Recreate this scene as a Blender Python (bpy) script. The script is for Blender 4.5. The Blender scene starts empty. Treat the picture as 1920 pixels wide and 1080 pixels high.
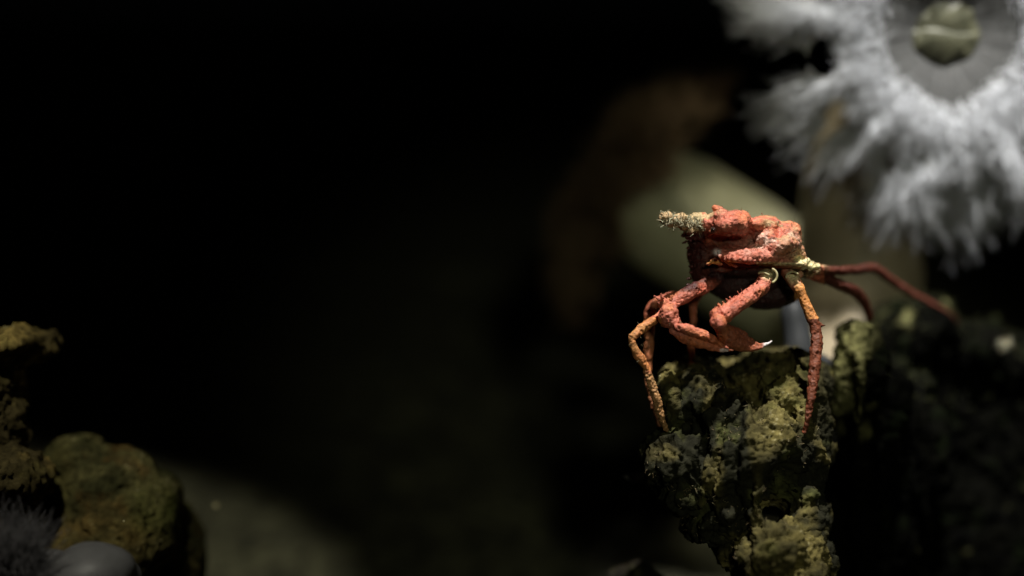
import bpy, bmesh, math, random
import numpy as np
from mathutils import Vector, Matrix, Euler
R = math.radians
scene = bpy.context.scene
COL = scene.collection
random.seed(7); rng = np.random.default_rng(7)

# ------------------------------------------------------------------ camera
CAM_H, PITCH, LENS = 0.42, R(15), 50.0
F = LENS / 36.0 * 1920.0
CAM = np.array([0.0, 0.0, CAM_H])
FWD = np.array([0, math.cos(PITCH), -math.sin(PITCH)])
UPV = np.array([0, math.sin(PITCH), math.cos(PITCH)])
RGT = np.array([1.0, 0, 0])
cd = bpy.data.cameras.new('camera'); cam = bpy.data.objects.new('camera', cd); COL.objects.link(cam)
cam.location = CAM; cam.rotation_euler = (R(90) - PITCH, 0, 0)
cd.lens = LENS; cd.sensor_width = 36; cd.clip_start = 0.02; cd.clip_end = 60
cd.dof.use_dof = True; cd.dof.focus_distance = 0.588; cd.dof.aperture_fstop = 2.0; cd.dof.aperture_blades = 0
scene.camera = cam
scene.render.engine = 'CYCLES'
scene.view_settings.view_transform = 'Standard'; scene.view_settings.look = 'None'
scene.view_settings.exposure = 0.0; scene.view_settings.gamma = 1.0
scene.cycles.use_denoising = True
scene.cycles.max_bounces = 8; scene.cycles.caustics_reflective = False; scene.cycles.caustics_refractive = False
# ------------------------------------------------------------------ world, crab lamp and added fill spots
w = bpy.data.worlds.new('World'); scene.world = w; w.use_nodes = True
w.node_tree.nodes['Background'].inputs[0].default_value = (0.55, 0.62, 0.60, 1)
w.node_tree.nodes['Background'].inputs[1].default_value = 0.0008

def spot(name, loc, target, watts, size_deg, blend, radius, colour):
    l = bpy.data.lights.new(name, 'SPOT'); o = bpy.data.objects.new(name, l); COL.objects.link(o)
    l.energy = watts; l.spot_size = R(size_deg); l.spot_blend = blend; l.shadow_soft_size = radius; l.color = colour
    o.location = loc
    d = Vector(target) - Vector(loc)
    o.rotation_euler = d.to_track_quat('-Z', 'Y').to_euler()
    return o

def P(px, py, d):
    """photo pixel and distance along the view axis (m) -> world point"""
    return CAM + RGT * ((px - 960) / F * d) + UPV * (-(py - 540) / F * d) + FWD * d
def unP(V):
    q = V - CAM
    d = q @ FWD
    return 960 + (q @ RGT) / d * F, 540 - (q @ UPV) / d * F, d

spot('crab_lamp', (0.125, 0.525, 1.02), P(1385, 610, .605), 57.0, 13.0, 0.7, 0.007, (1.0, 0.95, 0.86))
spot('crown_fill', (0.22, 0.47, 1.0), P(1885, 262, .705), 108.0, 22.5, 1.0, 0.02, (1.0, 0.98, 0.945))  # unseen spot added to light the white crown alone
spot('column_fill', (-0.06, 0.46, 1.02), P(1470, 410, .84), 16.0, 13.5, 1.0, 0.02, (1.0, 0.96, 0.76))  # unseen spot added to brighten both columns from the left
spot('corner_fill', (-0.20, 0.20, 1.0), (-0.36, 0.69, 0.0), 16.5, 30, 0.18, 0.015, (1.0, 0.97, 0.80))  # unseen spot added to pool light on left rocks and sand
spot('sand_fill', (0.17, -0.80, 0.90), (0.14, 1.20, 0.0), 15.0, 22, 1.0, 0.05, (0.97, 1.0, 0.74))  # unseen front spot added for the faint light on the sand

# ------------------------------------------------------------------ numpy noise
def _h(i, j, k, s):
    n = (i * 374761393 + j * 668265263 + k * 2147483647 + s * 1274126177) & 0xFFFFFFFF
    n = ((n ^ (n >> 13)) * 1274126177) & 0xFFFFFFFF
    n = ((n ^ (n >> 15)) * 2246822519) & 0xFFFFFFFF
    return ((n ^ (n >> 16)) & 0xFFFFFF) / float(0xFFFFFF)
def vnoise(p, s=0):
    i = np.floor(p).astype(np.int64); f = p - i; f = f * f * f * (f * (f * 6 - 15) + 10)
    r = 0
    for a in (0, 1):
        for b in (0, 1):
            for c in (0, 1):
                wgt = (f[:, 0] if a else 1 - f[:, 0]) * (f[:, 1] if b else 1 - f[:, 1]) * (f[:, 2] if c else 1 - f[:, 2])
                r = r + wgt * _h(i[:, 0] + a, i[:, 1] + b, i[:, 2] + c, s)
    return r * 2 - 1
def fbm(p, o=4, s=0, gain=.5):
    r = 0; a = 1; t = 0
    for k in range(o):
        r = r + a * vnoise(p * (2.03 ** k) + k * 17.3, s + k); t += a; a *= gain
    return r / t
def ridge(p, o=4, s=0):
    r = 0; a = 1; t = 0
    for k in range(o):
        r = r + a * (1 - np.abs(vnoise(p * (2.1 ** k) + k * 9.1, s + k)) * 2); t += a; a *= .5
    return r / t
def worley(p, s=0):
    i = np.floor(p).astype(np.int64); best = np.full(len(p), 9.0)
    for a in (-1, 0, 1):
        for b in (-1, 0, 1):
            for c in (-1, 0, 1):
                ii, jj, kk = i[:, 0] + a, i[:, 1] + b, i[:, 2] + c
                q = np.stack([ii + _h(ii, jj, kk, s), jj + _h(ii, jj, kk, s + 1), kk + _h(ii, jj, kk, s + 2)], 1)
                best = np.minimum(best, np.linalg.norm(q - p, axis=1))
    return best
def sstep(a, b, x):
    t = np.clip((x - a) / (b - a), 0, 1); return t * t * (3 - 2 * t)

# ------------------------------------------------------------------ mesh helpers
def mesh_np(name, V, Fq, mats=(), parent=None, smooth=True):
    V = np.asarray(V, float); Fq = np.asarray(Fq)
    me = bpy.data.meshes.new(name)
    me.vertices.add(len(V)); me.vertices.foreach_set('co', V.astype(np.float32).ravel())
    k = Fq.shape[1]
    me.loops.add(len(Fq) * k); me.loops.foreach_set('vertex_index', Fq.astype(np.int32).ravel())
    me.polygons.add(len(Fq))
    me.polygons.foreach_set('loop_start', (np.arange(len(Fq)) * k).astype(np.int32))
    me.update(calc_edges=True); me.validate()
    if smooth: me.polygons.foreach_set('use_smooth', np.ones(len(me.polygons), bool))
    o = bpy.data.objects.new(name, me); COL.objects.link(o)
    for m in mats: me.materials.append(m)
    if parent is not None: o.parent = parent
    return o
def get_v(me):
    a = np.empty(len(me.vertices) * 3, np.float32); me.vertices.foreach_get('co', a); return a.reshape(-1, 3).astype(float)
def set_v(me, V):
    me.vertices.foreach_set('co', V.astype(np.float32).ravel()); me.update()
def get_n(me):
    a = np.empty(len(me.vertices) * 3, np.float32); me.vertex_normals.foreach_get('vector', a); return a.reshape(-1, 3).astype(float)
def set_col(me, C, name='tint'):
    at = me.color_attributes.new(name, 'FLOAT_COLOR', 'POINT')
    c = np.ones((len(me.vertices), 4), np.float32); c[:, :3] = C; at.data.foreach_set('color', c.ravel())
def tag(o, label=None, cat=None, group=None, kind=None):
    if label: o['label'] = label
    if cat: o['category'] = cat
    if group: o['group'] = group
    if kind: o['kind'] = kind
    return o
def root(name, loc, label, cat, group=None):
    o = bpy.data.objects.new(name, None); COL.objects.link(o); o.empty_display_size = .01
    o.location = loc
    return tag(o, label, cat, group)
def adopt(o, parent):
    """parent keeping world position (parent has only a translation)"""
    o.parent = parent; V = get_v(o.data); set_v(o.data, V - np.array(parent.location)); return o

def catmull(pts, n):
    pts = np.asarray(pts, float)
    q = np.vstack([2 * pts[0] - pts[1], pts, 2 * pts[-1] - pts[-2]]); out = []
    for i in range(len(pts) - 1):
        a, b, c, d = q[i:i + 4]
        for t in np.linspace(0, 1, n, endpoint=False):
            out.append(.5 * ((2 * b) + (c - a) * t + (2 * a - 5 * b + 4 * c - d) * t * t + (3 * b - a - 3 * c + d) * t ** 3))
    out.append(pts[-1]); return np.array(out)
def tube_grid(pr, nseg=6, nr=24, cap=True):
    """pr: rows x,y,z,r -> verts, quads of a swept tube with rounded ends"""
    q = catmull(pr, nseg) if nseg > 1 else np.asarray(pr, float)
    c, r = q[:, :3], np.maximum(q[:, 3], 1e-5)
    if cap:
        def endcap(c0, c1, r0):
            d = (c0 - c1); d /= np.linalg.norm(d) + 1e-12
            a = [(c0 + d * r0 * math.sin(t), r0 * math.cos(t)) for t in (R(25), R(50), R(70), R(88))]
            return np.array([x[0] for x in a]), np.array([max(x[1], 1e-5) for x in a])
        ec, er = endcap(c[-1], c[-2], r[-1]); sc, sr = endcap(c[0], c[1], r[0])
        c = np.vstack([sc[::-1], c, ec]); r = np.concatenate([sr[::-1], r, er])
    tg = np.gradient(c, axis=0); tg /= np.linalg.norm(tg, axis=1)[:, None] + 1e-12
    ref = np.array([0.31, 0.9, 0.2]); ref /= np.linalg.norm(ref)
    up = np.cross(tg[0], ref); up /= np.linalg.norm(up)
    V = []; th = np.linspace(0, 2 * math.pi, nr, endpoint=False)
    for i in range(len(c)):
        up = up - tg[i] * (up @ tg[i]); up /= np.linalg.norm(up); bn = np.cross(tg[i], up)
        V.append(c[i] + r[i] * (np.cos(th)[:, None] * up + np.sin(th)[:, None] * bn))
    V = np.vstack(V); n = len(c)
    i = np.arange(n - 1)[:, None] * nr; j = np.arange(nr)[None, :]; j2 = (j + 1) % nr
    Fq = np.stack([i + j, i + j2, i + nr + j2, i + nr + j], -1).reshape(-1, 4)
    return V, Fq, n, nr

class Blob:
    """collects closed solids, fuses them by voxel remesh into one mesh"""
    def __init__(s): s.bm = bmesh.new()
    def ball(s, c, rad, rot=None, sub=3):
        M = Matrix.Translation(Vector(c)) @ (rot.to_4x4() if rot else Matrix.Identity(4)) @ Matrix.Diagonal((rad[0], rad[1], rad[2], 1))
        bmesh.ops.create_icosphere(s.bm, subdivisions=sub, radius=1, matrix=M)
    def box(s, c, rad, rot=None):
        M = Matrix.Translation(Vector(c)) @ (rot.to_4x4() if rot else Matrix.Identity(4)) @ Matrix.Diagonal((rad[0] * 2, rad[1] * 2, rad[2] * 2, 1))
        bmesh.ops.create_cube(s.bm, size=1, matrix=M)
    def tube(s, pr, nseg=5, nr=14):
        V, Fq, n, nr = tube_grid(pr, nseg, nr)
        vs = [s.bm.verts.new(v) for v in V]
        for f in Fq: s.bm.faces.new([vs[k] for k in f])
        s.bm.faces.new([vs[k] for k in range(nr)][::-1]); s.bm.faces.new([vs[(n - 1) * nr + k] for k in range(nr)])
    def fuse(s, name, voxel, mat, smooth=2):
        bmesh.ops.recalc_face_normals(s.bm, faces=s.bm.faces)
        me = bpy.data.meshes.new(name); s.bm.to_mesh(me); s.bm.free()
        o = bpy.data.objects.new(name, me); COL.objects.link(o)
        m = o.modifiers.new('r', 'REMESH'); m.mode = 'VOXEL'; m.voxel_size = voxel; m.adaptivity = 0
        if smooth:
            m = o.modifiers.new('s', 'SMOOTH'); m.iterations = smooth; m.factor = .5
        dg = bpy.context.evaluated_depsgraph_get(); dg.update()
        m2 = bpy.data.meshes.new_from_object(o.evaluated_get(dg)); o.modifiers.clear(); o.data = m2; m2.name = name
        bpy.data.meshes.remove(me)
        m2.polygons.foreach_set('use_smooth', np.ones(len(m2.polygons), bool))
        m2.materials.clear(); m2.materials.append(mat)
        return o

def strands(name, Rt, D, L, rad, mat, bend=.5, nseg=5, droop=(0, 0, 0), sides=3, seed=1, tip=.35, wob=.25):
    """many thin tapered curved filaments as one mesh"""
    g = np.random.default_rng(seed); n = len(Rt)
    D = D / (np.linalg.norm(D, axis=1)[:, None] + 1e-9)
    B = g.normal(size=(n, 3)) * bend; A = np.cross(D, g.normal(size=(n, 3))); A /= np.linalg.norm(A, axis=1)[:, None] + 1e-9
    W = np.cross(D, A)
    L = np.broadcast_to(L, n); rad = np.broadcast_to(rad, n)
    V = np.empty((n, nseg + 1, sides, 3)); ph = g.uniform(0, 6.28, n)
    pos = Rt.copy(); d = D.copy()
    for k in range(nseg + 1):
        t = k / nseg
        rr = rad * (1 - (1 - tip) * t)
        for q in range(sides):
            a = 2 * math.pi * q / sides
            V[:, k, q] = pos + rr[:, None] * (math.cos(a) * A + math.sin(a) * W)
        d = d + (B + np.array(droop)) / nseg + wob * A * np.sin(ph + t * 7)[:, None] / nseg
        d /= np.linalg.norm(d, axis=1)[:, None]
        pos = pos + d * (L / nseg)[:, None]
    V = V.reshape(-1, 3)
    base = (np.arange(n) * (nseg + 1) * sides)[:, None, None]; k = np.arange(nseg)[None, :, None] * sides; q = np.arange(sides)[None, None, :]; q2 = (q + 1) % sides
    Fq = np.stack([base + k + q, base + k + q2, base + k + sides + q2, base + k + sides + q], -1).reshape(-1, 4)
    return mesh_np(name, V, Fq, [mat])

# ------------------------------------------------------------------ materials
def mat_new(name):
    m = bpy.data.materials.new(name); m.use_nodes = True; nt = m.node_tree
    return m, nt, nt.nodes, nt.links, nt.nodes['Principled BSDF']
def ramp(nt, fac, stops):
    r = nt.nodes.new('ShaderNodeValToRGB'); cr = r.color_ramp
    while len(cr.elements) > 1: cr.elements.remove(cr.elements[0])
    cr.elements[0].position = stops[0][0]; cr.elements[0].color = (*stops[0][1], 1)
    for p, c in stops[1:]:
        e = cr.elements.new(p); e.color = (*c, 1)
    nt.links.new(fac, r.inputs[0]); return r.outputs[0]
def noise_node(nt, scale, detail=6, rough=.6, dist=0.0):
    tc = nt.nodes.new('ShaderNodeTexCoord'); n = nt.nodes.new('ShaderNodeTexNoise')
    n.inputs['Scale'].default_value = scale; n.inputs['Detail'].default_value = detail
    n.inputs['Roughness'].default_value = rough; n.inputs['Distortion'].default_value = dist
    nt.links.new(tc.outputs['Object'], n.inputs['Vector']); return n.outputs[0]
def mixc(nt, a, b, fac, mode='MIX'):
    x = nt.nodes.new('ShaderNodeMix'); x.data_type = 'RGBA'; x.blend_type = mode
    for v, i in ((fac, 0), (a, 6), (b, 7)):
        if hasattr(v, 'links') or hasattr(v, 'is_linked'): nt.links.new(v, x.inputs[i])
        else: x.inputs[i].default_value = v if i == 0 else (*v, 1)
    return x.outputs[2]
def bump(nt, h, strength, dist, normal=None):
    b = nt.nodes.new('ShaderNodeBump'); b.inputs['Strength'].default_value = strength; b.inputs['Distance'].default_value = dist
    nt.links.new(h, b.inputs['Height'])
    if normal: nt.links.new(normal, b.inputs['Normal'])
    return b.outputs[0]
def tinted(name, var_scale=300, var=.5, bumps=((900, .5, .0006),), rough=.75, sss=0.0, spec=.3, attr='tint'):
    """colour from the mesh's own pigment attribute, varied and roughened procedurally"""
    m, nt, N, L, b = mat_new(name)
    at = N.new('ShaderNodeVertexColor'); at.layer_name = attr
    v = ramp(nt, noise_node(nt, var_scale, 8, .65), [(.3, (1 - var,) * 3), (.7, (1 + var,) * 3)])
    c = mixc(nt, at.outputs[0], v, 1.0, 'MULTIPLY'); L.new(c, b.inputs['Base Color'])
    nn = None
    for s, st, ds in bumps: nn = bump(nt, noise_node(nt, s, 5, .6), st, ds, nn)
    if nn: L.new(nn, b.inputs['Normal'])
    b.inputs['Roughness'].default_value = rough; b.inputs['Specular IOR Level'].default_value = spec
    if sss:
        b.inputs['Subsurface Weight'].default_value = sss; b.inputs['Subsurface Radius'].default_value = (1, .6, .4); b.inputs['Subsurface Scale'].default_value = .002
    return m
def flesh(name, c1, c2, scale=40, transl=.4, rough=.5, sss=.004, bumpd=.0006, stretch=None):
    """soft translucent tissue"""
    m, nt, N, L, b = mat_new(name)
    c = ramp(nt, noise_node(nt, scale, 5, .6, .4), [(.3, c1), (.7, c2)])
    L.new(c, b.inputs['Base Color']); b.inputs['Roughness'].default_value = rough; b.inputs['Specular IOR Level'].default_value = .3
    b.inputs['Subsurface Weight'].default_value = .35; b.inputs['Subsurface Radius'].default_value = (1, .9, .8); b.inputs['Subsurface Scale'].default_value = sss
    L.new(bump(nt, noise_node(nt, scale * 6, 4), .4, bumpd), b.inputs['Normal'])
    if transl:
        t = N.new('ShaderNodeBsdfTranslucent'); L.new(c, t.inputs[0]); mx = N.new('ShaderNodeMixShader'); mx.inputs[0].default_value = transl
        L.new(b.outputs[0], mx.inputs[1]); L.new(t.outputs[0], mx.inputs[2]); L.new(mx.outputs[0], N['Material Output'].inputs[0])
    return m
def filament(name, c, transl=.45, clear=0.0, vary=None):
    m, nt, N, L, b = mat_new(name)
    b.inputs['Base Color'].default_value = (*c, 1); b.inputs['Roughness'].default_value = .5; b.inputs['Specular IOR Level'].default_value = .2
    t = N.new('ShaderNodeBsdfTranslucent'); t.inputs[0].default_value = (*c, 1)
    if vary:
        cc = ramp(nt, noise_node(nt, vary[0], 3), [(.35, c), (.65, vary[1])]); L.new(cc, b.inputs['Base Color']); L.new(cc, t.inputs[0])
    mx = N.new('ShaderNodeMixShader'); mx.inputs[0].default_value = transl
    L.new(b.outputs[0], mx.inputs[1]); L.new(t.outputs[0], mx.inputs[2]); out = mx.outputs[0]
    if clear:
        tr = N.new('ShaderNodeBsdfTransparent'); m2 = N.new('ShaderNodeMixShader'); m2.inputs[0].default_value = clear
        L.new(out, m2.inputs[1]); L.new(tr.outputs[0], m2.inputs[2]); out = m2.outputs[0]
    L.new(out, N['Material Output'].inputs[0]); return m

M_rock = tinted('rock_crust', 260, .55, ((500, .6, .0012), (1500, .6, .0005)), .85, spec=.08)
M_shaded = tinted('shaded_rock_crust', 260, .55, ((500, .6, .0012), (1500, .6, .0005)), .95, spec=0.0)
M_crab = tinted('crab_shell', 700, .55, ((420, .5, .0006), (1500, .7, .0005)), .55, sss=.04, spec=.35)
M_fuzz = filament('algae_fuzz', (.34, .30, .18), .3, 0, (400, (.20, .13, .07)))
M_fuzz2 = filament('dark_algae', (.014, .016, .006), .3, 0, (200, (.07, .075, .03)))
M_tuft = filament('pale_hydroid', (.55, .56, .42), .35, 0, (500, (.34, .27, .16)))

def m_sand():
    m, nt, N, L, b = mat_new('sand')
    c = ramp(nt, noise_node(nt, 900, 4, .7), [(.32, (.045, .045, .028)), (.5, (.14, .135, .085)), (.72, (.25, .24, .16))])
    c = mixc(nt, c, ramp(nt, noise_node(nt, 75, 5, .75), [(.40, (.12, .12, .09)), (.50, (1.0, 1.0, 1.0)), (.66, (1.5, 1.5, 1.45))]), 1.0, 'MULTIPLY')
    c = mixc(nt, c, ramp(nt, noise_node(nt, 26, 5, .6), [(.35, (.45, .45, .42)), (.65, (1.1, 1.1, 1.0))]), 1.0, 'MULTIPLY')
    L.new(c, b.inputs['Base Color']); b.inputs['Roughness'].default_value = .9
    n1 = bump(nt, noise_node(nt, 45, 6), .8, .006); L.new(bump(nt, noise_node(nt, 700, 3), .7, .001, n1), b.inputs['Normal'])
    return m
M_sand = m_sand()

# ------------------------------------------------------------------ sand bed
def sand():
    nx, ny = 400, 400
    gx = np.linspace(-1, 1, nx); gy = np.linspace(0, 1, ny)
    X = np.sign(gx) * np.abs(gx) ** 1.6 * 4; Y = -0.5 + gy ** 1.5 * 6.5
    XX, YY = np.meshgrid(X, Y); V = np.stack([XX.ravel(), YY.ravel(), 0 * XX.ravel()], 1)
    V[:, 2] = .010 * fbm(V * 7, 4, 3) + .003 * fbm(V * np.array([30, 30, 30]), 4, 5) - .004
    i = np.arange(ny - 1)[:, None] * nx + np.arange(nx - 1)[None, :]
    Fq = np.stack([i, i + 1, i + nx + 1, i + nx], -1).reshape(-1, 4)
    tag(mesh_np('sand_bed', V, Fq, [M_sand]), kind='structure')
sand()
MM = .6 / F      # metres per photo pixel at the crab

def V2(n): return Vector(n)
ROTV = Matrix(((1, 0, 0), (0, math.cos(PITCH), math.sin(PITCH)), (0, -math.sin(PITCH), math.cos(PITCH))))   # view-aligned axes (x right, y away, z up)
def vb(b, px, py, d, rx, ry, rd, rot=0, box=False):
    """ball (or box) placed by photo pixel; rx, ry in pixels at its distance, rd in metres"""
    s = d / F
    M = ROTV @ Matrix.Rotation(R(-rot), 3, 'Y')
    (b.box if box else b.ball)(P(px, py, d), (rx * s, rd, ry * s), M)

def rockify(o, seed, amp=(.006, .003, .0012), crack=.003, base=(.06, .058, .032), light=(.30, .28, .15), alt=(.10, .10, .045), patches=(), thr=.05, flutes=None, pits=(), fine=.0006, aniso=(75, 75, 75), floor=.004, mat=None, zones=()):
    me = o.data; V = get_v(me); n = get_n(me)
    px, py, d = unP(V)
    disp = amp[0] * fbm(V * 28, 3, seed) + amp[1] * ridge(V * np.array(aniso), 4, seed + 11)
    wr = worley(V * 150 + .4 * fbm(V * 200, 2, seed)[:, None], seed + 5)
    disp += amp[2] * (1 - 2 * wr)
    cr = np.abs(fbm(V * np.array([32, 32, 18.]), 3, seed + 31)); disp -= crack * np.exp(-(cr / .04) ** 2)
    rib = 0
    if flutes is not None:
        rib = flutes(V, px, py); disp += rib
    for (qx, qy, r, dep) in pits:
        disp -= dep * np.exp(-(((px - qx) ** 2 + (py - qy) ** 2) / r ** 2) ** 1.5)
    V = V + n * disp[:, None]; set_v(me, V); n = get_n(me)
    kn = worley(V * 520, seed + 9); cover = fbm(V * 60, 4, seed + 41)
    lum = np.clip(.5 + 2.6 * (cover - thr), 0, 1)
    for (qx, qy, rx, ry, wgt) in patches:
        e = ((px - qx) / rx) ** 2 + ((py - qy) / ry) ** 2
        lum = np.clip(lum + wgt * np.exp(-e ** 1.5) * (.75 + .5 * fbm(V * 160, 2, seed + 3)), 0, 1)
    V = V + n * (fine * (.4 + 1.5 * lum) * (1 - 1.8 * kn))[:, None]
    V = V + n * (-.0014 * sstep(.40, .12, worley(V * 300, seed + 77)) - .0008 * sstep(.4, .1, worley(V * 560, seed + 78)))[:, None]
    V = V + n * (fine * .6 * fbm(V * 1100, 2, seed + 4))[:, None]; set_v(me, V)
    g = (.5 + .5 * fbm(V * 90, 4, seed + 51))[:, None]
    lum = lum[:, None] * np.clip(1.15 - .5 * kn, .3, 1.2)[:, None]
    c = np.array(base) * (1 - lum) + np.array(light) * lum
    sp = (.0 if light[0] < .03 else 1) * (sstep(.30, .14, kn) * sstep(.45, .9, lum[:, 0]) * (fbm(V * 130, 3, seed + 91) > .02))[:, None] * .8
    c = c * (1 - sp) + np.array([.30, .27, .15]) * sp
    c = c * (1 - .55 * sstep(.55, .8, g)) + np.array(alt) * .55 * sstep(.55, .8, g)
    c *= (1 + .5 * fbm(V * 300, 3, seed + 61))[:, None]
    for (qx, qy, rx, ry, zc, wgt) in zones:
        m = np.clip(wgt * np.exp(-(((px - qx) / rx) ** 2 + ((py - qy) / ry) ** 2) ** 1.5) * (1 + 1.5 * fbm(V * 90, 3, seed + 88)), 0, 1)[:, None]; c = c * (1 - m) + np.array(zc) * m
    set_col(me, np.clip(c, floor, .8))
    if mat: me.materials.clear(); me.materials.append(mat)
    return o

# ------------------------------------------------------------------ rock pedestal under the crab
def pedestal():
    b = Blob()
    vb(b, 1450, 745, .640, 82, 88, .042, 14); vb(b, 1400, 730, .645, 90, 50, .034); vb(b, 1490, 760, .632, 48, 105, .030, 0)
    vb(b, 1320, 770, .622, 95, 62, .030, -24); vb(b, 1262, 760, .606, 20, 56, .009, 12); vb(b, 1300, 700, .634, 60, 22, .02, 5)
    vb(b, 1262, 860, .600, 58, 56, .022, 25); vb(b, 1300, 905, .598, 70, 48, .022, 34); vb(b, 1345, 840, .603, 52, 100, .026, -6)
    vb(b, 1400, 860, .606, 118, 110, .036, 10); vb(b, 1360, 960, .596, 70, 48, .020, 38)
    vb(b, 1440, 820, .588, 44, 46, .014, 0); vb(b, 1500, 850, .612, 36, 120, .026); vb(b, 1410, 930, .584, 30, 84, .015, 5)
    vb(b, 1445, 1035, .574, 60, 52, .018, 0); vb(b, 1490, 960, .602, 44, 110, .022); vb(b, 1470, 1070, .595, 70, 90, .036)
    vb(b, 1335, 968, .600, 60, 36, .02, 38); vb(b, 1392, 1020, .598, 46, 44, .022, 35); vb(b, 1425, 1080, .600, 40, 50, .03)
    vb(b, 1532, 720, .636, 20, 38, .02); vb(b, 1536, 850, .632, 20, 34, .015); vb(b, 1524, 960, .625, 24, 30, .015); vb(b, 1530, 1050, .62, 26, 40, .02)
    vb(b, 1480, 1230, .61, 90, 170, .045); vb(b, 1510, 1480, .64, 170, 230, .07); vb(b, 1530, 1700, .66, 240, 160, .09)
    o = b.fuse('pedestal_rock', .0007, M_rock, 3)
    def fl(V, px, py):
        z = sstep(700, 760, py) * (1 - sstep(900, 980, py)) * sstep(1270, 1310, px) * (1 - sstep(1395, 1420, px))
        return .0022 * z * np.sin((px + (py - 800) * .12) / 34 * 2 * math.pi + 1.5 * fbm(V * 60, 2, 4))
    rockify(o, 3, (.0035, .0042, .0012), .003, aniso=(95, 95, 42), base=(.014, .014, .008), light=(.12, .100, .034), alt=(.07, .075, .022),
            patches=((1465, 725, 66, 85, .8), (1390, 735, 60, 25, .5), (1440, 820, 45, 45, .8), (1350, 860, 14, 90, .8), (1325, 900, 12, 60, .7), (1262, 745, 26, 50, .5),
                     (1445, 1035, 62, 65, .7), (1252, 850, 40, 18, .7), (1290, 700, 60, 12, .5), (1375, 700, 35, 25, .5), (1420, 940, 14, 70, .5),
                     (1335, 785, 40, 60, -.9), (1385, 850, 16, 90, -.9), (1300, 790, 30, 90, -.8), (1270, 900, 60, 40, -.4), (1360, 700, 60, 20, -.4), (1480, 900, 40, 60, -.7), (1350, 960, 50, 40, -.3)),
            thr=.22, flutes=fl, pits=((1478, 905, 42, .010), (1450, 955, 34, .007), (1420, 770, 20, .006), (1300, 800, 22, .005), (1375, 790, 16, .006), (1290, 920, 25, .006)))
    return tag(o, 'craggy olive and cream encrusted rock that the orange crab stands on', 'rock')
ped = pedestal()

def ribbed():
    b = Blob()
    vb(b, 1603, 700, .655, 54, 100, .020, 4); vb(b, 1630, 800, .672, 60, 150, .024); vb(b, 1615, 622, .662, 26, 26, .008, 10)
    vb(b, 1730, 760, .775, 130, 160, .030, 8); vb(b, 1860, 840, .785, 180, 200, .035, 8); vb(b, 1750, 1000, .78, 220, 220, .035); vb(b, 1610, 980, .72, 70, 190, .04)
    vb(b, 1700, 1300, .78, 240, 250, .05); vb(b, 1700, 1560, .79, 300, 160, .07); vb(b, 1680, 840, .73, 80, 160, .045)
    vb(b, 1990, 900, .79, 200, 180, .04); vb(b, 1700, 640, .755, 80, 62, .030, 20)
    vb(b, 1800, 660, .765, 90, 50, .025, 15); vb(b, 1890, 690, .765, 70, 55, .02, 20); vb(b, 1735, 600, .76, 40, 26, .014, 30)
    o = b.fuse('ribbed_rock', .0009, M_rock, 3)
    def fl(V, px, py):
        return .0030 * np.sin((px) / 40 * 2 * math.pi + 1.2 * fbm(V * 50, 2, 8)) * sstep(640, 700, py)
    rockify(o, 23, (.007, .0040, .0014), .003, aniso=(80, 80, 40), floor=.0015, mat=M_shaded, base=(.002, .002, .0015), light=(.15, .145, .06), alt=(.005, .007, .003),  # base near black, deepened to stand in for the crown's shade
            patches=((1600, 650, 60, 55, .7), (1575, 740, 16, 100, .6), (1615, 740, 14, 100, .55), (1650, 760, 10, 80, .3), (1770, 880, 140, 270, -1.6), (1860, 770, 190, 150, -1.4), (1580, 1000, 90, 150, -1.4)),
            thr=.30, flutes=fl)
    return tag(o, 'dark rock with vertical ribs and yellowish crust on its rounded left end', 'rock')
rib = ribbed()

# small stones by the foot of the pedestal
def small_stone():
    b = Blob(); vb(b, 1215, 1092, .66, 44, 22, .012, -40); vb(b, 1180, 1130, .665, 50, 60, .02); vb(b, 1190, 1300, .67, 80, 150, .03); vb(b, 1190, 1480, .68, 100, 120, .04); vb(b, 1190, 1560, .68, 120, 120, .05)
    o = b.fuse('stone', .0009, M_rock, 2)
    rockify(o, 71, (.003, .002, .001), .001, base=(.008, .007, .005), light=(.022, .018, .011), thr=.05)
    return tag(o, 'small brown stone in the shadow left of the pedestal rock foot', 'stone')
small_stone()

# ------------------------------------------------------------------ left rocks
def mossy():
    b = Blob()
    vb(b, 190, 935, .652, 118, 100, .022, 30); vb(b, 235, 990, .650, 104, 104, .026, 5); vb(b, 140, 865, .655, 62, 52, .02, 25)
    vb(b, 160, 1040, .645, 130, 80, .026); vb(b, 290, 935, .660, 52, 52, .02, 35); vb(b, 335, 1060, .680, 38, 120, .03)
    vb(b, 110, 930, .660, 46, 80, .02, 0)
    vb(b, 220, 1250, 0.665, 150, 190, .05); vb(b, 220, 1450, 0.675, 190, 160, .06)
    o = b.fuse('mossy_rock', .001, M_rock, 4)
    rockify(o, 101, (.0035, .0012, .0004), .001, base=(.030, .030, .011), light=(.090, .080, .030), alt=(.08, .038, .009),
            patches=((130, 850, 60, 70, .3), (200, 1010, 120, 50, .2)), thr=.06, fine=.0003, zones=((170, 1010, 130, 60, (.10, .064, .018), .65), (300, 960, 60, 50, (.07, .075, .018), .5), (110, 900, 30, 60, (.10, .085, .026), .5)))
    return tag(o, 'smooth mossy green and rust brown boulder with a softly rounded right side', 'rock')
mossy()
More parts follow.
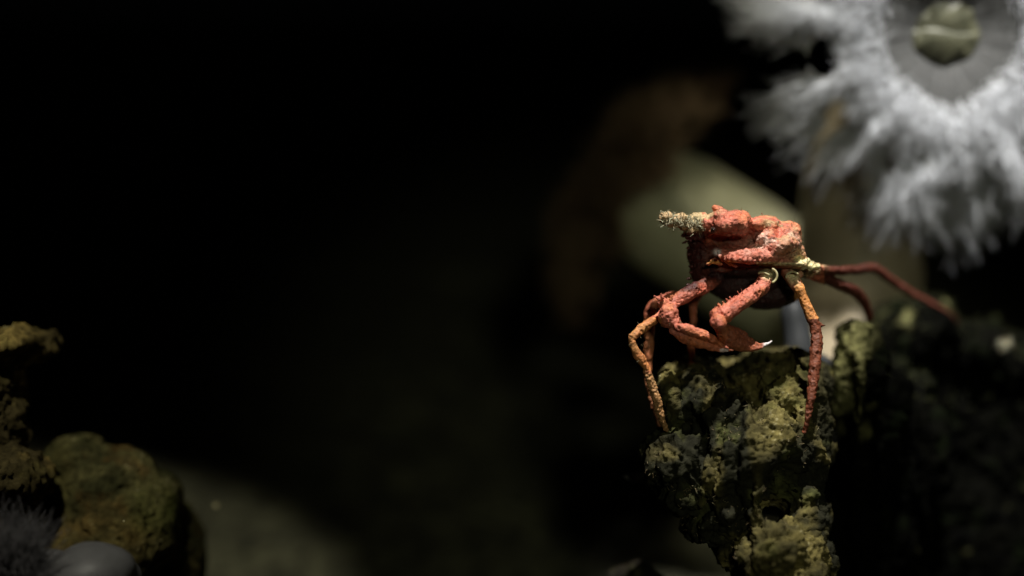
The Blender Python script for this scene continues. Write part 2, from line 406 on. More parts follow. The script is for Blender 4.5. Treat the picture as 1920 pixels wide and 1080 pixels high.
def crumbly():
    b = Blob()
    vb(b, 5, 650, 0.625, 66, 34, .02, 6); vb(b, 60, 648, 0.635, 46, 20, .012, 8); vb(b, -20, 740, 0.625, 48, 120, .02, 0); vb(b, 10, 800, 0.625, 26, 62, .015, -5)
    vb(b, -10, 900, 0.615, 88, 60, .022, 4); vb(b, 60, 885, 0.625, 38, 26, .012, 12); vb(b, -60, 1000, 0.625, 130, 130, .04)
    vb(b, -50, 1250, 0.635, 160, 200, .06); vb(b, -50, 1480, 0.645, 200, 180, .07)
    o = b.fuse('crumbly_rock', .0009, M_rock, 2)
    rockify(o, 131, (.005, .004, .0022), .003, base=(.045, .035, .014), light=(.22, .16, .05), alt=(.12, .10, .03),
            patches=((20, 650, 60, 30, .4), (0, 940, 120, 70, -.8)), thr=.1)
    return tag(o, 'crumbly yellow brown rock stack at the left edge above the mossy boulder', 'rock')
crumbly()

# ------------------------------------------------------------------ anemones
def column(name, pts, mat, parent, nr=96, nseg=14, bumps=.0008, seed=0, cap=True, folds=0):
    V, Fq, n, nr = tube_grid([(*P(a, b, d), r) for a, b, d, r in pts], nseg, nr, cap)
    o = mesh_np(name, V, Fq, [mat]); me = o.data; N = get_n(me)
    th = np.tile(np.linspace(0, 2 * math.pi, nr, endpoint=False), n)
    V = V + N * (bumps * fbm(V * 60, 4, seed) + bumps * 1.2 * fbm(V * 22, 2, seed + 3) + folds * np.sin(th * 14 + 2 * fbm(V * 15, 2, 5)))[:, None]
    set_v(me, V); return adopt(o, parent)

M_white = flesh('pale_tissue', (.50, .50, .49), (.72, .72, .70), 60, .35)
def _tint(m):
    nt = m.node_tree; at = nt.nodes.new('ShaderNodeVertexColor'); at.layer_name = 'tint'
    for n in list(nt.nodes):
        for i in n.inputs:
            if i.name in ('Base Color', 'Color') and i.is_linked and n.type in ('BSDF_PRINCIPLED', 'BSDF_TRANSLUCENT'):
                nt.links.new(mixc(nt, i.links[0].from_socket, at.outputs[0], 1.0, 'MULTIPLY'), i)
_tint(M_white)
M_lip = flesh('mouth_tissue', (.034, .035, .020), (.085, .084, .050), 90, .15)
M_colA = flesh('grey_brown_column', (.21, .17, .11), (.36, .30, .20), 25, .1)
M_colB = flesh('olive_column', (.40, .385, .24), (.52, .50, .34), 18, .1)
M_blue = flesh('blue_white_column', (.03, .034, .04), (.055, .058, .062), 40, .1)
M_tent = filament('white_tentacles', (.76, .77, .79), .5, .25)
M_brown = filament('brown_tentacles', (.25, .17, .10), .35, .1)

def big_anemone():
    base = P(1612, 640, .755)
    rt = root('plumose_anemone', base, 'large white feathery anemone with an open disc and yellow green mouth', 'anemone')
    C = P(1768, 60, .715); s = .715 / F
    nrm = -FWD * .93 - UPV * .25 + RGT * -.05; nrm /= np.linalg.norm(nrm)
    u = RGT - nrm * (RGT @ nrm); u /= np.linalg.norm(u); v = np.cross(nrm, u); v = v if v @ UPV > 0 else -v
    Rb = 322 * s
    lob = lambda th: 1 - .18 * np.exp(-((np.mod(th, 2 * math.pi) - 3.70) / .33) ** 2) - .20 * np.exp(-((np.mod(th, 2 * math.pi) - 4.27) / .27) ** 2) + .06 * np.sin(3 * th + 1.0) + .05 * np.sin(5 * th + 2.4) + .035 * np.sin(9 * th) + .03 * np.sin(17 * th + 1)
    def surf(t, th):
        r = t * Rb * lob(th) ** np.clip(t, 0, 1)
        q = np.stack([np.cos(th) * t * 3.2, np.sin(th) * t * 3.2, 0 * t], 1)
        amp = sstep(.42, 1.0, t)
        h = .004 * sstep(.2, .0, t) + .013 * np.sin(np.clip(t, 0, 1.1) * math.pi * .95) - .035 * np.clip(t - .75, 0, 1) ** 1.5
        h = h + amp * (.006 * fbm(q * 1.3, 3, 77) + .005 * np.sin(th * 11 + 3 * vnoise(q, 5)) + .003 * np.sin(th * 23 + 1))
        h = h + .0004 * fbm(np.stack([np.cos(th) * 14, np.sin(th) * 14, t * 1.5], 1), 3, 15) * sstep(.12, .3, t)
        return C + (np.cos(th) * r)[:, None] * u + (np.sin(th) * r)[:, None] * v + h[:, None] * nrm
    holes = ((1482, 120, 36, 44), (1546, 106, 34, 40), (1572, 214, 26, 30), (1628, 292, 18, 30), (1668, 298, 15, 22))
    def hole(px, py, k=1.0):
        m = np.zeros(len(px), bool)
        for a, b, rx, ry in holes: m |= ((px - a) / (rx * k)) ** 2 + ((py - b) / (ry * k)) ** 2 < 1
        return m
    nt_, nr_ = 540, 110
    th = np.linspace(0, 2 * math.pi, nt_, endpoint=False); t = np.linspace(.10, 1, nr_)
    TT, HH = np.meshgrid(t, th, indexing='ij'); V = surf(TT.ravel(), HH.ravel())
    i = np.arange(nr_ - 1)[:, None] * nt_; j = np.arange(nt_)[None, :]; j2 = (j + 1) % nt_
    Fq = np.stack([i + j, i + j2, i + nt_ + j2, i + nt_ + j], -1).reshape(-1, 4)
    px, py, _ = unP(V); hm = hole(px, py, .9); Fq = Fq[~hm[Fq].any(1)]
    used = np.unique(Fq); mp = -np.ones(len(V), int); mp[used] = np.arange(len(used))
    o = mesh_np('oral_disc', V[used], mp[Fq], [M_white]); tv = TT.ravel()[used]; q_ = V[used]
    pig = .15 + .75 * sstep(.36, .75, tv + .10 * fbm(q_ * 60, 3, 4)); set_col(o.data, np.stack([pig] * 3, 1)); adopt(o, rt)
    # mouth: a raised puckered cushion with a wavy slit
    n1, n2 = 60, 160
    tt = np.linspace(0.0, 1, n1); th = np.linspace(0, 2 * math.pi, n2, endpoint=False); TT, HH = np.meshgrid(tt, th, indexing='ij'); t_, h_ = TT.ravel(), HH.ravel()
    rr = 74 * s * (1 + .04 * np.sin(h_ * 7 + 1) + .03 * np.sin(13 * h_) * t_)
    x, y = np.cos(h_) * rr * np.sin(t_ * math.pi * .56), np.sin(h_) * rr * .86 * np.sin(t_ * math.pi * .56)
    hgt = .007 * np.cos(t_ * math.pi * .56) + .004
    yy = y + .0012 * np.sin(x / rr * 4.0) - .0015
    hgt -= .0018 * np.where(yy > 0, np.exp(-yy / .009), np.exp(yy / .0016)) * sstep(1.05, .7, np.abs(x) / rr)
    hgt += .0009 * np.sin(x / s / 5.5 + 2 * np.sin(y * 300)) * sstep(.2, .9, t_)
    V = C + x[:, None] * u + y[:, None] * v + hgt[:, None] * nrm
    i = np.arange(n1 - 1)[:, None] * n2; j = np.arange(n2)[None, :]; j2 = (j + 1) % n2
    adopt(mesh_np('mouth', V, np.stack([i + j, i + j2, i + n2 + j2, i + n2 + j], -1).reshape(-1, 4), [M_lip]), rt)
    # tentacles
    def grow(n, t0, t1, seed, l0, l1, rad, out, nrw, keep=1.0):
        g = np.random.default_rng(seed); t = np.sqrt(g.uniform(t0 ** 2, t1 ** 2, n)); th = g.uniform(0, 2 * math.pi, n)
        Pp = surf(t, th); px, py, _ = unP(Pp)
        k = ~hole(px, py, 1.08)
        dens = vnoise(np.stack([np.cos(th) * t * 6, np.sin(th) * t * 6, 0 * t], 1), 9); k &= (dens > -.75) | (g.uniform(size=n) < keep)
        t, th, Pp = t[k], th[k], Pp[k]
        if t0 < .5:
            k2 = t > .36 + .30 * g.uniform(size=len(t)) ** 1.5; t, th, Pp = t[k2], th[k2], Pp[k2]
        rad_d = np.cos(th)[:, None] * u + np.sin(th)[:, None] * v
        D = rad_d * (out * (t[:, None] ** 2 + .25)) + nrm * nrw + g.normal(size=(len(t), 3)) * .35
        # clumping: neighbours lean the same way
        q = Pp * 55
        D += .20 * np.stack([vnoise(q, 1), vnoise(q, 2), vnoise(q, 3)], 1)
        L = g.uniform(l0, l1, len(t))
        return Pp, D, L, rad * g.uniform(.7, 1.2, len(t))
    a = grow(30000, .36, 1.0, 1, .004, .009, .00024, 1.1, .6, .9)
    b_ = grow(9000, .84, 1.02, 2, .010, .024, .00028, 2.0, .1, .8)
    e_ = grow(2600, .95, 1.04, 8, .014, .034, .00024, 3.0, .05, 1.0)
    c = grow(5200, .26, .56, 3, .006, .012, .00026, 1.6, .75, .6)
    Pp, D, L, rd = [np.concatenate([x[k] for x in (a, b_, c, e_)]) for k in range(4)]
    o = strands('tentacles', Pp, D, L, rd, M_tent, .35, 5, -nrm * .25, 3, 5, .3)
    o['kind'] = 'stuff'; adopt(o, rt)
    column('column', [(1700, 170, .81, .033), (1640, 300, .815, .0345), (1614, 420, .815, .0355), (1611, 540, .81, .0355), (1610, 640, .805, .037), (1612, 700, .80, .042)], M_colA, rt, seed=4)
big_anemone()

def back_anemone():
    rt = root('olive_anemone', P(1500, 600, .77), 'leaning pale olive anemone with a dim brown feathery crown behind the crab', 'anemone')
    column('column', [(1142, 321, .90, .012), (1180, 348, .90, .030), (1235, 385, .90, .039), (1310, 432, .90, .0405), (1400, 492, .905, .0405), (1490, 560, .92, .041), (1560, 660, .94, .046)], M_colB, rt, seed=14, bumps=.0012)
    # crown
    C = P(1142, 320, .90); ax = P(1142, 320, .90) - P(1310, 432, .895) ; ax /= np.linalg.norm(ax)
    u = np.cross(ax, UPV); u /= np.linalg.norm(u); v = np.cross(ax, u)
    def surf(t, th):
        rr = .022 + t * .050 * (1 + .15 * np.sin(4 * th) + .12 * np.sin(7 * th + 1)); h = .012 * np.sin(t * 2.6) - .030 * t + .008 * np.sin(th * 9) * t
        return C + (np.cos(th) * rr)[:, None] * u + (np.sin(th) * rr)[:, None] * v + h[:, None] * ax
    nt_, nr_ = 180, 30
    TT, HH = np.meshgrid(np.linspace(-.4, 1, nr_), np.linspace(0, 2 * math.pi, nt_, endpoint=False), indexing='ij')
    V = surf(TT.ravel(), HH.ravel()); i = np.arange(nr_ - 1)[:, None] * nt_; j = np.arange(nt_)[None, :]; j2 = (j + 1) % nt_
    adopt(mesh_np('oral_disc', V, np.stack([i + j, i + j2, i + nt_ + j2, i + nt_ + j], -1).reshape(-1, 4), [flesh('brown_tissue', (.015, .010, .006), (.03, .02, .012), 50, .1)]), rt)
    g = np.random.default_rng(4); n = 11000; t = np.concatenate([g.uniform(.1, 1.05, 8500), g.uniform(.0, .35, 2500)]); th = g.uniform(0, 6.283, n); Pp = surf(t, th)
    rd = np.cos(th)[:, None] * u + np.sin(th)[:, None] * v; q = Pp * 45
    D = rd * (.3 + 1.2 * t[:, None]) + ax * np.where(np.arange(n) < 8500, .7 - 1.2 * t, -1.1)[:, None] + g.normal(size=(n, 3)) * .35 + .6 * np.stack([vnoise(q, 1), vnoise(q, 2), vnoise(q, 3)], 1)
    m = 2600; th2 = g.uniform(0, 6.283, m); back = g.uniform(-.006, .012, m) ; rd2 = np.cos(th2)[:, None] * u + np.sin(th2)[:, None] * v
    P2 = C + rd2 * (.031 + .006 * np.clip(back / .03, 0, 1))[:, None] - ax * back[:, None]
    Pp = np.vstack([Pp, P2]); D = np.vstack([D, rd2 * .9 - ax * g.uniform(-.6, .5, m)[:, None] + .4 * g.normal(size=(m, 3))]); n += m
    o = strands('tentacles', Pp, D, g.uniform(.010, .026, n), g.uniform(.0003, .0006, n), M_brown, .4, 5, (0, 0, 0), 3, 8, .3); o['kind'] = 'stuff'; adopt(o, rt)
back_anemone()

def stub_anemone():
    rt = root('closed_anemone', P(1497, 690, .67), 'short bluish white anemone stub glimpsed below the crab beside its right front leg', 'anemone')
    column('column', [(1484, 566, .675, .004), (1488, 585, .674, .0062), (1494, 620, .672, .0064), (1499, 655, .67, .0068), (1500, 700, .67, .008)], M_blue, rt, 40, 8, .0003)
    column('pedal_disc', [(1470, 700, .67, .010), (1500, 705, .67, .011), (1530, 700, .67, .010)], M_blue, rt, 40, 8, .0003)
stub_anemone()

def corner_anemone():
    rt = root('lavender_anemone', P(120, 1500, .50) * np.array([1, 1, 0]), 'lavender grey anemone with a smooth lobe and wispy tentacles beside the mossy boulder', 'anemone')
    b0 = P(100, 1300, .56); gnd = b0.copy(); gnd[2] = 0
    V, Fq, n, nr = tube_grid([(*gnd, .028), (*(gnd * .5 + b0 * .5), .020), (*b0, .019), (*P(95, 1180, .56), .021), (*P(100, 1140, .56), .0215)], 10, 64)
    adopt(mesh_np('column', V, Fq, [M_lav]), rt)
    b = Blob()
    vb(b, 165, 1082, .555, 84, 72, .016, 18); vb(b, 90, 1108, .56, 90, 80, .018, 0); vb(b, 20, 1110, .56, 80, 75, .016); vb(b, 212, 1104, .56, 55, 60, .014, 20)
    o = b.fuse('oral_disc', .0012, M_lav, 8)
    Vv = get_v(o.data); nn = get_n(o.data); q = unP(Vv)
    Vv = Vv + nn * (.0012 * np.sin((q[0] * .5 + q[1]) / 26 + 2 * fbm(Vv * 30, 2, 3)) + .0015 * fbm(Vv * 50, 2, 9))[:, None]; set_v(o.data, Vv); adopt(o, rt)
    g = np.random.default_rng(3); n = 420
    a = g.uniform(0, 1, n); Pp = np.array([P(-40 + 110 * x + g.normal() * 12, 1052 + 22 * g.normal(), .542 + g.uniform(-.006, .012)) for x in a])
    D = RGT * (g.uniform(-.9, 1.0, n) + .1)[:, None] + UPV * g.uniform(.5, 1.5, n)[:, None] - FWD * g.uniform(-.3, .7, n)[:, None]
    o = strands('tentacles', Pp, D, g.uniform(.010, .023, n), g.uniform(.0003, .0005, n), M_tlav, .5, 6, (0, 0, 0), 3, 4, .3); o['kind'] = 'stuff'; adopt(o, rt)
M_lav = flesh('lavender_tissue', (.085, .084, .086), (.14, .136, .14), 30, .15)
M_tlav = filament('lavender_tentacles', (.18, .172, .18), .4, .35)
corner_anemone()

# ------------------------------------------------------------------ the crab
def crab():
    b = Blob()
    def T(*p, **k): b.tube([(*P(x, y, .6 + z / 1000), r * MM) for x, y, z, r in p], **k)
    def E(x, y, z, rx, ry, rz, rot=0): vb(b, x, y, .6 + z / 1000, rx, ry, rz / 1000, rot)
    def spine(x, y, z, dx, dy, L, r=2.6, dz=-1.0):
        T((x, y, z, r), (x + dx * L * .5, y + dy * L * .5, z + dz * .4, r * .75), (x + dx * L, y + dy * L, z + dz * .8, .9), nseg=2, nr=7)
    # carapace
    E(1368, 420, -9, 42, 22, 13, 20); E(1352, 412, -5, 22, 18, 10, 0); E(1386, 422, -9, 27, 20, 12, 38); E(1360, 430, -9, 34, 14, 11, 6); E(1340, 420, -2, 34, 16, 9, 4)
    E(1430, 428, 2, 36, 22, 13, 14); E(1460, 446, 2, 42, 26, 15, 28); E(1410, 450, 7, 88, 30, 13, 4); E(1455, 460, -2, 46, 27, 15, 8)
    T((1375, 440, 0, 26), (1330, 424, -2, 18), (1306, 419, -3, 15), (1288, 421, -4, 11), (1272, 414, -5, 11.5), (1258, 417, -5, 7), (1247, 411, -5, 8)); E(1252, 409, -6, 8, 6, 2); E(1280, 410, -5, 12, 7, 3, -20); E(1300, 432, -4, 12, 6, 3, 20); E(1408, 424, -2, 30, 17, 12, 12)
    T((1330, 440, 0, 14), (1305, 442, -1, 9), (1288, 442, -2, 6)); T((1360, 402, 0, 8), (1348, 396, 0, 6), (1338, 388, 0, 3))
    T((1344, 471, -14, 3), (1358, 475, -15, 9), (1388, 479, -15, 14), (1425, 481, -13, 15), (1462, 476, -10, 16), (1494, 470, -4, 14))
    E(1432, 468, -5, 38, 12, 7, -6); E(1462, 462, -9, 38, 20, 9, 14); E(1440, 446, -5, 40, 16, 10, 10)
    # face and underside
    E(1335, 452, 9, 46, 24, 10, 0); E(1322, 478, 11, 34, 32, 9, 0); E(1318, 508, 10, 24, 32, 8, 10); E(1350, 506, 6, 42, 12, 9, 6)
    T((1326, 496, -8, 3), (1338, 490, -10, 4), (1352, 495, -9, 3)); T((1355, 486, -11, 3), (1366, 492, -11, 4), (1380, 499, -9, 3))
    E(1400, 505, 13, 95, 20, 14, 0); E(1410, 528, 19, 82, 38, 14, 8); E(1446, 552, 20, 58, 28, 12, 8); E(1380, 540, 18, 44, 26, 11, 0)
    E(1470, 494, -1, 45, 10, 12, -4)
    # left cheliped
    T((1345, 524, 2, 14), (1318, 538, -4, 14), (1300, 545, -9, 13)); T((1302, 543, -9, 12), (1284, 554, -11, 14), (1266, 566, -13, 11), (1254, 576, -14, 11))
    E(1254, 591, -16, 18, 25, 5.4, -16); E(1244, 570, -14, 13, 11, 4, -20); E(1262, 604, -17, 14, 13, 4, 0); E(1246, 582, -17, 8, 10, 3, 0)
    T((1270, 614, -21, 6), (1280, 615, -22, 9), (1308, 624, -22, 9.5), (1334, 634, -22, 8), (1343, 641, -22, 4)); T((1336, 638, -21, 6), (1354, 648, -21, 3.6), (1366, 654, -21, 1.8))
    T((1262, 620, -18, 7), (1280, 631, -19, 10), (1310, 643, -20, 9.5), (1342, 653, -20, 5.5), (1358, 657, -20, 3.6), (1374, 657, -20, 1.8))
    # right cheliped
    T((1440, 517, -9, 10), (1434, 526, -11, 14), (1425, 540, -13, 15), (1400, 559, -16, 15), (1376, 576, -19, 15.5), (1358, 590, -22, 16))
    T((1432, 536, -12, 13), (1406, 556, -18, 12), (1372, 582, -22, 13))
    E(1347, 604, -24, 15, 18, 4.8, 30); E(1341, 590, -22, 10, 12, 3.4, 0); E(1352, 614, -20, 12, 12, 4, 0)
    T((1354, 618, -18, 14), (1366, 630, -15, 19), (1384, 642, -13, 17), (1404, 651, -12, 8.5), (1424, 651, -11, 4.2), (1447, 640, -10, 1.4))
    T((1366, 618, -15, 9), (1388, 627, -12, 9), (1408, 640, -11, 6.0), (1424, 646, -11, 3.2), (1436, 645, -10, 1.8))
    # left front walking leg
    T((1290, 556, 0, 10), (1258, 574, -4, 9), (1234, 594, -8, 7), (1226, 600, -10, 8.5), (1204, 616, -12, 9), (1186, 632, -14, 7))
    T((1183, 632, -14, 5), (1188, 652, -14, 7), (1200, 672, -13, 8.5), (1210, 688, -12, 6))
    T((1211, 686, -12, 7), (1222, 722, -11, 8.5), (1234, 758, -10, 8), (1243, 792, -8, 5.5), (1250, 806, -6, 3))
    # second left leg
    T((1300, 545, 8, 11), (1262, 556, 10, 10), (1228, 568, 12, 9), (1219, 590, 12, 11), (1217, 640, 12, 10), (1214, 690, 12, 8), (1222, 750, 12, 5), (1236, 800, 10, 3.5))
    # third left leg
    T((1330, 535, 14, 10), (1302, 562, 20, 9), (1300, 600, 22, 8), (1296, 650, 22, 7), (1300, 700, 20, 4))
    # right front walking leg
    T((1474, 512, -3, 11), (1487, 524, -6, 13), (1500, 545, -8, 10), (1512, 574, -9, 9.5), (1526, 603, -10, 11), (1537, 609, -10, 5))
    T((1527, 604, -10, 10), (1531, 632, -11, 11.5), (1528, 680, -14, 11), (1523, 730, -17, 9), (1516, 775, -18, 6), (1508, 812, -17, 3))
    # right rear legs
    T((1490, 495, 4, 15), (1520, 502, 8, 12), (1560, 508, 24, 9), (1605, 506, 46, 9.5), (1640, 504, 64, 10), (1668, 524, 78, 9), (1705, 548, 92, 7.5), (1745, 568, 108, 6), (1780, 588, 120, 4), (1796, 604, 128, 2))
    T((1495, 505, 8, 13), (1530, 516, 16, 12), (1570, 532, 32, 11), (1605, 548, 48, 12), (1622, 570, 56, 10), (1630, 596, 62, 7), (1628, 622, 66, 6))
    # tubercles
    for k in range(13):
        t = k / 12; spine(1430 - 86 * t + random.uniform(-1, 1), 529 + 53 * t - 2, -14 - 8 * t, -.5 + random.uniform(-.2, .2), -.85, random.uniform(5, 9), 2.6)
    for k in range(9):
        t = k / 8; spine(1305 - 60 * t, 541 + 24 * t, -9 - 4 * t, -.3 + random.uniform(-.3, .3), -.9, random.uniform(4, 7), 2.8)
    for x, y, dx, dy, L in ((1345, 578, -.8, -.3, 8), (1348, 572, -.3, -.8, 8), (1236, 562, -.8, -.6, 11), (1242, 558, -.3, -1, 8), (1258, 562, .4, -1, 9), (1270, 572, .8, -.6, 8), (1540, 609, 1, .1, 9), (1184, 628, -.8, -.2, 6)):
        spine(x, y, -18 if x < 1400 else -10, dx, dy, L, 4)
    for k in range(16):
        t = k / 15; spine(1350 + 140 * t, 478 + 7 * math.sin(t * 3) + 2, -20 + 14 * t * t, random.uniform(-.4, .1), .8, random.uniform(4, 8), 3.0)
    for k in range(9):
        t = k / 8; spine(1282 + 14 * math.sin(t * 2.5) , 442 + 92 * t, 0, -1, random.uniform(-.2, .5), random.uniform(4, 8), 3.6)
    for k in range(12):
        a = random.uniform(1325, 1490); yy = 395 + 35 * max(0, (a - 1400) / 90) ** 1.3 + random.uniform(-2, 22)
        spine(a, yy, -6, random.uniform(-.5, .4), -.9, random.uniform(5, 10), 3.0, -2)
    for x, y, r in ((1505, 478, 6), (1512, 490, 8), (1520, 500, 8), (1532, 500, 6), (1503, 498, 8), (1498, 485, 6), (1424, 494, 5), (1500, 515, 7)):
        E(x, y, -5, r, r, r * .22, 0)
    o = b.fuse('decorator_crab', .00030, M_crab, 2)
    me = o.data; V = get_v(me); n = get_n(me); px, py, d = unP(V)
    E_ = np.empty(len(me.edges) * 2, np.int32); me.edges.foreach_get('vertices', E_); E_ = E_.reshape(-1, 2)
    deg = np.bincount(E_.ravel(), minlength=len(V)).astype(float)[:, None]; mk = ((py < 478) & (px > 1318) & (px < 1500) & (d < .63))[:, None] * .6
    a_, b_ = np.concatenate([E_[:, 0], E_[:, 1]]), np.concatenate([E_[:, 1], E_[:, 0]])
    sel = (mk[a_, 0] > 0); a_, b_ = a_[sel], b_[sel]
    for _ in range(60):
        S = np.stack([np.bincount(a_, weights=V[b_, k], minlength=len(V)) for k in range(3)], 1); V = V + (S / deg - V) * mk
    set_v(me, V); n = get_n(me); px, py, d = unP(V)
    leg = (py > 590) | (px < 1240)
    carap = ((py < 490) & (px > 1300) & (px < 1500)).astype(float)
    w1 = worley(V * 900, 3); w2 = worley(V * 380, 8)
    dctyl = sstep(690, 705, py) * (px < 1260)
    disp = .00015 * (1 - 2 * w1) + .00025 * carap * (1 - 1.7 * w2) + .0005 * fbm(V * 150, 4, 5) * (.4 + 1.2 * carap) + .0005 * fbm(V * 420, 3, 55) - .0005 * sstep(.38, .15, worley(V * 330, 77)) + .0006 * ridge(V * 130, 3, 6) * carap + .0004 * dctyl * (1 - 2 * worley(V * 700, 4))
    disp += (px < 1325) * (py < 440) * (.0011 * fbm(V * 330, 3, 61) - .0012 * sstep(.45, .1, worley(V * 360, 62)) + .0006)
    disp -= .0016 * np.exp(-(((px - 1409) / 7) ** 2 + ((py - 428) / 22) ** 2)) * (d < .61)      # groove between the two humps
    disp -= .0030 * np.exp(-(((px - 1462) / 8) ** 2 + ((py - 436) / 7) ** 2)) * (d < .61)
    disp -= .0025 * np.exp(-((py - (448 + .04 * (px - 1370))) / 5) ** 2) * ((px > 1335) & (px < 1415)) * (d < .61)
    disp -= .0022 * np.exp(-(((px - 1333) / 6) ** 2 + ((py - 428) / 6) ** 2)) * (d < .61)
    V = V + n * disp[:, None]; set_v(me, V); px, py, d = unP(V)
    # pigment, with some shade painted in
    red = np.array([.43, .128, .085]); pink = np.array([.45, .18, .135]); orange = np.array([.48, .20, .055]); tan = np.array([.33, .27, .14])
    shade_maroon = np.array([.10, .022, .012]); cream = np.array([.72, .66, .36]); white = np.array([.85, .80, .82]); dbrown = np.array([.16, .045, .02])
    nz = fbm(V * 120, 4, 21); c = np.tile(red, (len(V), 1)) * (1 + .35 * fbm(V * 200, 3, 2))[:, None]
    def mixin(col, m):
        nonlocal c
        m = np.clip(m, 0, 1)[:, None]; c = c * (1 - m) + col * m
    G = lambda x, y, rx, ry, k=1.5: np.exp(-((((px - x) / rx) ** 2 + ((py - y) / ry) ** 2) ** k))
    nr_ = d < .612
    mixin(shade_maroon * .7, .85 * G(1358, 456, 36, 10))  # shade under the hump, painted
    mixin(pink, .8 * G(1450, 458, 70, 30) * (.6 + nz))
    mixin(np.array([.46, .155, .055]), .55 * sstep(.0, .3, fbm(V * 95, 3, 91))); mixin(np.array([.30, .06, .03]), .6 * sstep(.12, .35, fbm(V * 140, 3, 92)))
    mixin(tan, sstep(-.05, .25, fbm(V * 170, 4, 31)) * (.85 * G(1330, 412, 30, 22) + .8 * G(1460, 425, 40, 26) + .3 * G(1480, 470, 30, 30)))
    mixin(tan, .8 * (px < 1316) * (py < 436))
    mixin(np.array([.6, .5, .42]), .6 * sstep(.0, .3, fbm(V * 260, 3, 33)) * G(1450, 455, 55, 22))
    mixin(shade_maroon * .5, sstep(1332, 1316, px + .15 * (py - 450)) * sstep(428, 440, py) * sstep(556, 540, py) * (px > 1262))  # painted shade on the face below rostrum and shell
    mixin(shade_maroon * .5, .95 * sstep(1370, 1335, px) * sstep(450, 462, py) * sstep(540, 520, py) * (d > .592))  # painted shade continued over the recessed face
    mixin(shade_maroon * .22, .98 * sstep(498, 508, py) * sstep(596, 584, py) * (px > 1330) * (px < 1512) * sstep(.594, .600, d))  # dark belly, with the shade beneath the shell painted in
    mixin(tan * .8, .7 * (sstep(.0, .3, nz)) * (px < 1300) * (py > 600) * (px < 1235))
    mixin(orange * .9, .75 * ((px < 1240) & (py > 595) & (py < 695)))
    mixin(np.array([.33, .19, .075]), .85 * dctyl)
    mixin(orange, .9 * ((px > 1490) & (px < 1545) & (py > 530) & (py < 598)))
    mixin(np.array([.13, .034, .014]), .95 * ((px > 1500) & (px < 1560) & (py >= 598)))  # shadow on the lower right front leg, painted
    mixin(np.array([.075, .017, .007]), .98 * ((px > 1545)))  # rear legs darkened with painted shade from the crown
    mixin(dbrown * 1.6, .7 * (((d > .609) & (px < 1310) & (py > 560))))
    mixin(orange * np.array([1.0, .62, .7]), .6 * ((px > 1256) & (px < 1360) & (py > 630) & (py < 670)))
    mixin(np.array([.26, .075, .034]), .85 * ((px > 1364) & (px < 1432) & (py > 606) & (d > .576)))  # right claw browned to paint in shade from the limb above
    mixin(white, G(1345, 472, 7, 6)); mixin(white, ((px > 1350) & (px < 1366) & (py > 654) & (d < .586)) * .6); mixin(white * .75, sstep(1428, 1436, px) * (py > 630) * (py < 660) * (px < 1460))
    mixin(cream, .95 * G(1441, 515, 12, 9)); mixin(cream, G(1487, 523, 15, 14) * (.6 + 1.2 * nz)); mixin(cream * .8, .9 * G(1514, 494, 26, 20) * (.5 + 1.6 * sstep(-.2, .2, fbm(V * 300, 2, 6))))
    mixin(cream * .8, .8 * np.exp(-((py - 495) / 3.5) ** 2) * (px > 1418) * (px < 1510)); mixin(np.array([.5, .26, .06]), .9 * (G(1339, 492, 14, 5) + G(1368, 493, 12, 5)) * (d < .592))
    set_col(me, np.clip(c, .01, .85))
    rt = root('decorator_crab', P(1400, 660, .60), 'spiny orange red spider crab perched on the encrusted rock', 'crab')
    o.name = 'body'; adopt(o, rt)
    # white joint rings
    def ring(x, y, z, rx, ry, rot, a0, a1, th):
        pts = []
        for k in range(12):
            a = R(a0 + (a1 - a0) * k / 11); X, Y = math.cos(a) * rx, math.sin(a) * ry; c_, s_ = math.cos(R(rot)), math.sin(R(rot))
            pts.append((*P(x + X * c_ - Y * s_, y + X * s_ + Y * c_, .6 + z / 1000), th * MM))
        V, Fq, _, _ = tube_grid(pts, 3, 8); return V, Fq
    for args in ((1445, 517, -14.5, 12, 13, 10, -80, 60, 2.2), (1434, 517, -14.0, 12, 5, 20, -170, -60, 2.0), (1486, 520, -10.5, 12, 10, -10, -170, -30, 1.8)):
        V, Fq = ring(*args); adopt(mesh_np('joint_membrane', V, Fq, [M_cream]), rt)
    # eye
    e = Blob(); vb(e, 1337, 431, .5800, 5, 6, .0022); q = e.fuse('eye', .0003, M_eye, 1); adopt(q, rt)
    # mossy growth on rostrum and shell
    g = np.random.default_rng(11); n_ = 800
    t = g.uniform(0, 1, n_) ** 1.3; Pp = np.array([P(1246 + 75 * a + g.normal() * 3, 411 + 12 * a + g.normal() * (6 - 1 * a), .594 + g.uniform(-.003, .003)) for a in t])
    D = np.stack([g.normal(-.35, .6, n_)], 1) * RGT + np.stack([g.normal(.3, .7, n_)], 1) * UPV - FWD * g.normal(.2, .5, n_)[:, None]
    s1 = strands('algae_tuft', Pp, D, g.uniform(.0006, .0026, n_) * np.where(g.uniform(size=n_) < .08, 2.2, 1), g.uniform(.00014, .00034, n_), M_tuft, 2.4, 5, (0, 0, 0), 3, 6); adopt(s1, rt)
    idx = g.choice(len(V0 := get_v(o.data)), 60000); Vw = V0[idx] + np.array(rt.location); nn = get_n(o.data)[idx]; qx, qy, qd = unP(Vw)
    dens = sstep(.0, .25, fbm(Vw * 150, 3, 31)); top = (nn @ UPV > .1)
    keep = ((qy < 470) & top & (qx > 1310) & (g.uniform(size=len(qx)) < .10 * dens)) | ((qx > 1480) & (qx < 1530) & (qy < 520) & (g.uniform(size=len(qx)) < .08)) | ((qx < 1300) & (qy > 600) & (g.uniform(size=len(qx)) < .015))
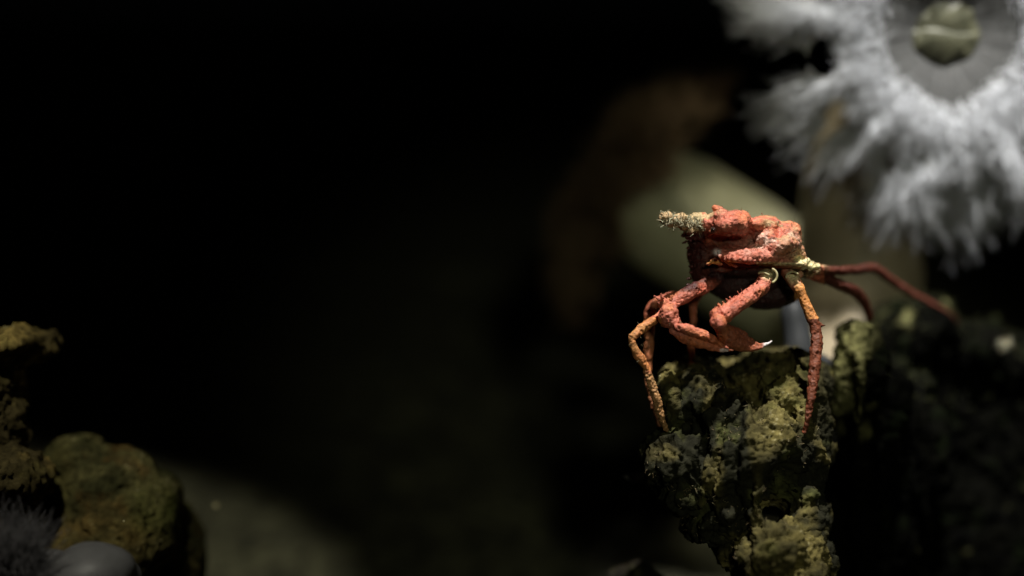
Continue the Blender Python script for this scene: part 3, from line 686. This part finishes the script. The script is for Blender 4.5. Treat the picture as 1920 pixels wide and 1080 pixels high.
    s2 = strands('bristles', Vw[keep], nn[keep] + .5 * g.normal(size=(keep.sum(), 3)), g.uniform(.0006, .0017, keep.sum()), .00011, M_fuzz, .8, 3, (0, 0, 0), 3, 9); adopt(s2, rt); s1['kind'] = 'stuff'; s2['kind'] = 'stuff'
M_cream = flesh('joint_skin', (.34, .29, .14), (.62, .57, .33), 420, .1)
M_eye, _nt, _N, _L, _b = mat_new('eye_black'); _b.inputs['Base Color'].default_value = (.02, .012, .01, 1); _b.inputs['Roughness'].default_value = .15
crab()

# ------------------------------------------------------------------ growth on the rocks, shell, drifting specks
def moss(o, parent_name, n, cond, L, rad, mat, seed, name='algae_fringe'):
    g = np.random.default_rng(seed); V = get_v(o.data); N = get_n(o.data); px, py, d = unP(V)
    ok = np.where(cond(V, N, px, py, d))[0]
    if len(ok) == 0: return
    i = g.choice(ok, n); s = strands(name, V[i], N[i] + .6 * g.normal(size=(n, 3)), g.uniform(*L, n), rad, mat, 1.2, 3, (0, 0, 0), 3, seed)
    s.parent = o; s['kind'] = 'stuff'
moss(rib, 'r', 1500, lambda V, N, px, py, d: (N @ UPV > .25) & (px > 1640) & (py < 760) & (fbm(V * 60, 3, 2) > -.05), (.002, .006), .0002, M_fuzz2, 5)
moss(ped, 'p', 1300, lambda V, N, px, py, d: (px < 1540) & (py < 1080) & (fbm(V * 70, 3, 6) > .12), (.0007, .0022), .00016, M_fuzz, 6)

def shell():
    V = []; n1, n2 = 14, 28
    C = P(1192, 893, .64); s = .64 / F
    for i in range(n1):
        for j in range(n2):
            t, a = i / (n1 - 1), math.pi * (.08 + .84 * j / (n2 - 1)); r = 26 * s * t * (1 + .04 * math.sin(a * 18))
            V.append(C + RGT * (math.cos(a) * r * .9) - UPV * (math.sin(a) * r * .62) + UPV * 6 * s - FWD * (.004 * math.sin(t * math.pi * .6)))
    Fq = [(i * n2 + j, i * n2 + j + 1, (i + 1) * n2 + j + 1, (i + 1) * n2 + j) for i in range(n1 - 1) for j in range(n2 - 1)]
    o = mesh_np('shell', V, Fq, [flesh('shell_chalk', (.03, .03, .03), (.075, .072, .06), 200, .1)])
    m = o.modifiers.new('t', 'SOLIDIFY'); m.thickness = .001
    tag(o, 'small chalky shell fragment stuck to the left flank of the pedestal rock', 'shell')
shell()
def speck(px, py, d, r, label):
    b = Blob(); vb(b, px, py, d, r, r * .9, r * d / F, 20); vb(b, px + r * .5, py + r * .3, d, r * .6, r * .5, r * .5 * d / F)
    o = b.fuse('drifting_speck', r * d / F / 5, M_cream, 1); tag(o, label, 'speck')
speck(405, 948, .70, 5, 'pale round speck adrift over the sand right of the mossy boulder')
speck(232, 977, .60, 2.2, 'tiny bright speck in front of the mossy boulder')
def frond():
    g = np.random.default_rng(2); n = 70
    Pp = np.array([P(1884 + 7 * g.normal(), 645 + 5 * g.normal(), .70) for _ in range(n)])
    D = UPV * g.normal(.6, .6, n)[:, None] + RGT * g.normal(0, .8, n)[:, None] - FWD * g.normal(.4, .4, n)[:, None]
    o = strands('hydroid', Pp, D, g.uniform(.001, .0035, n), .0002, M_tuft, 1.0, 4, (0, 0, 0), 3, 3)
    tag(o, 'small pale hydroid sprig on the far right end of the dark ribbed rock', 'hydroid')
frond()
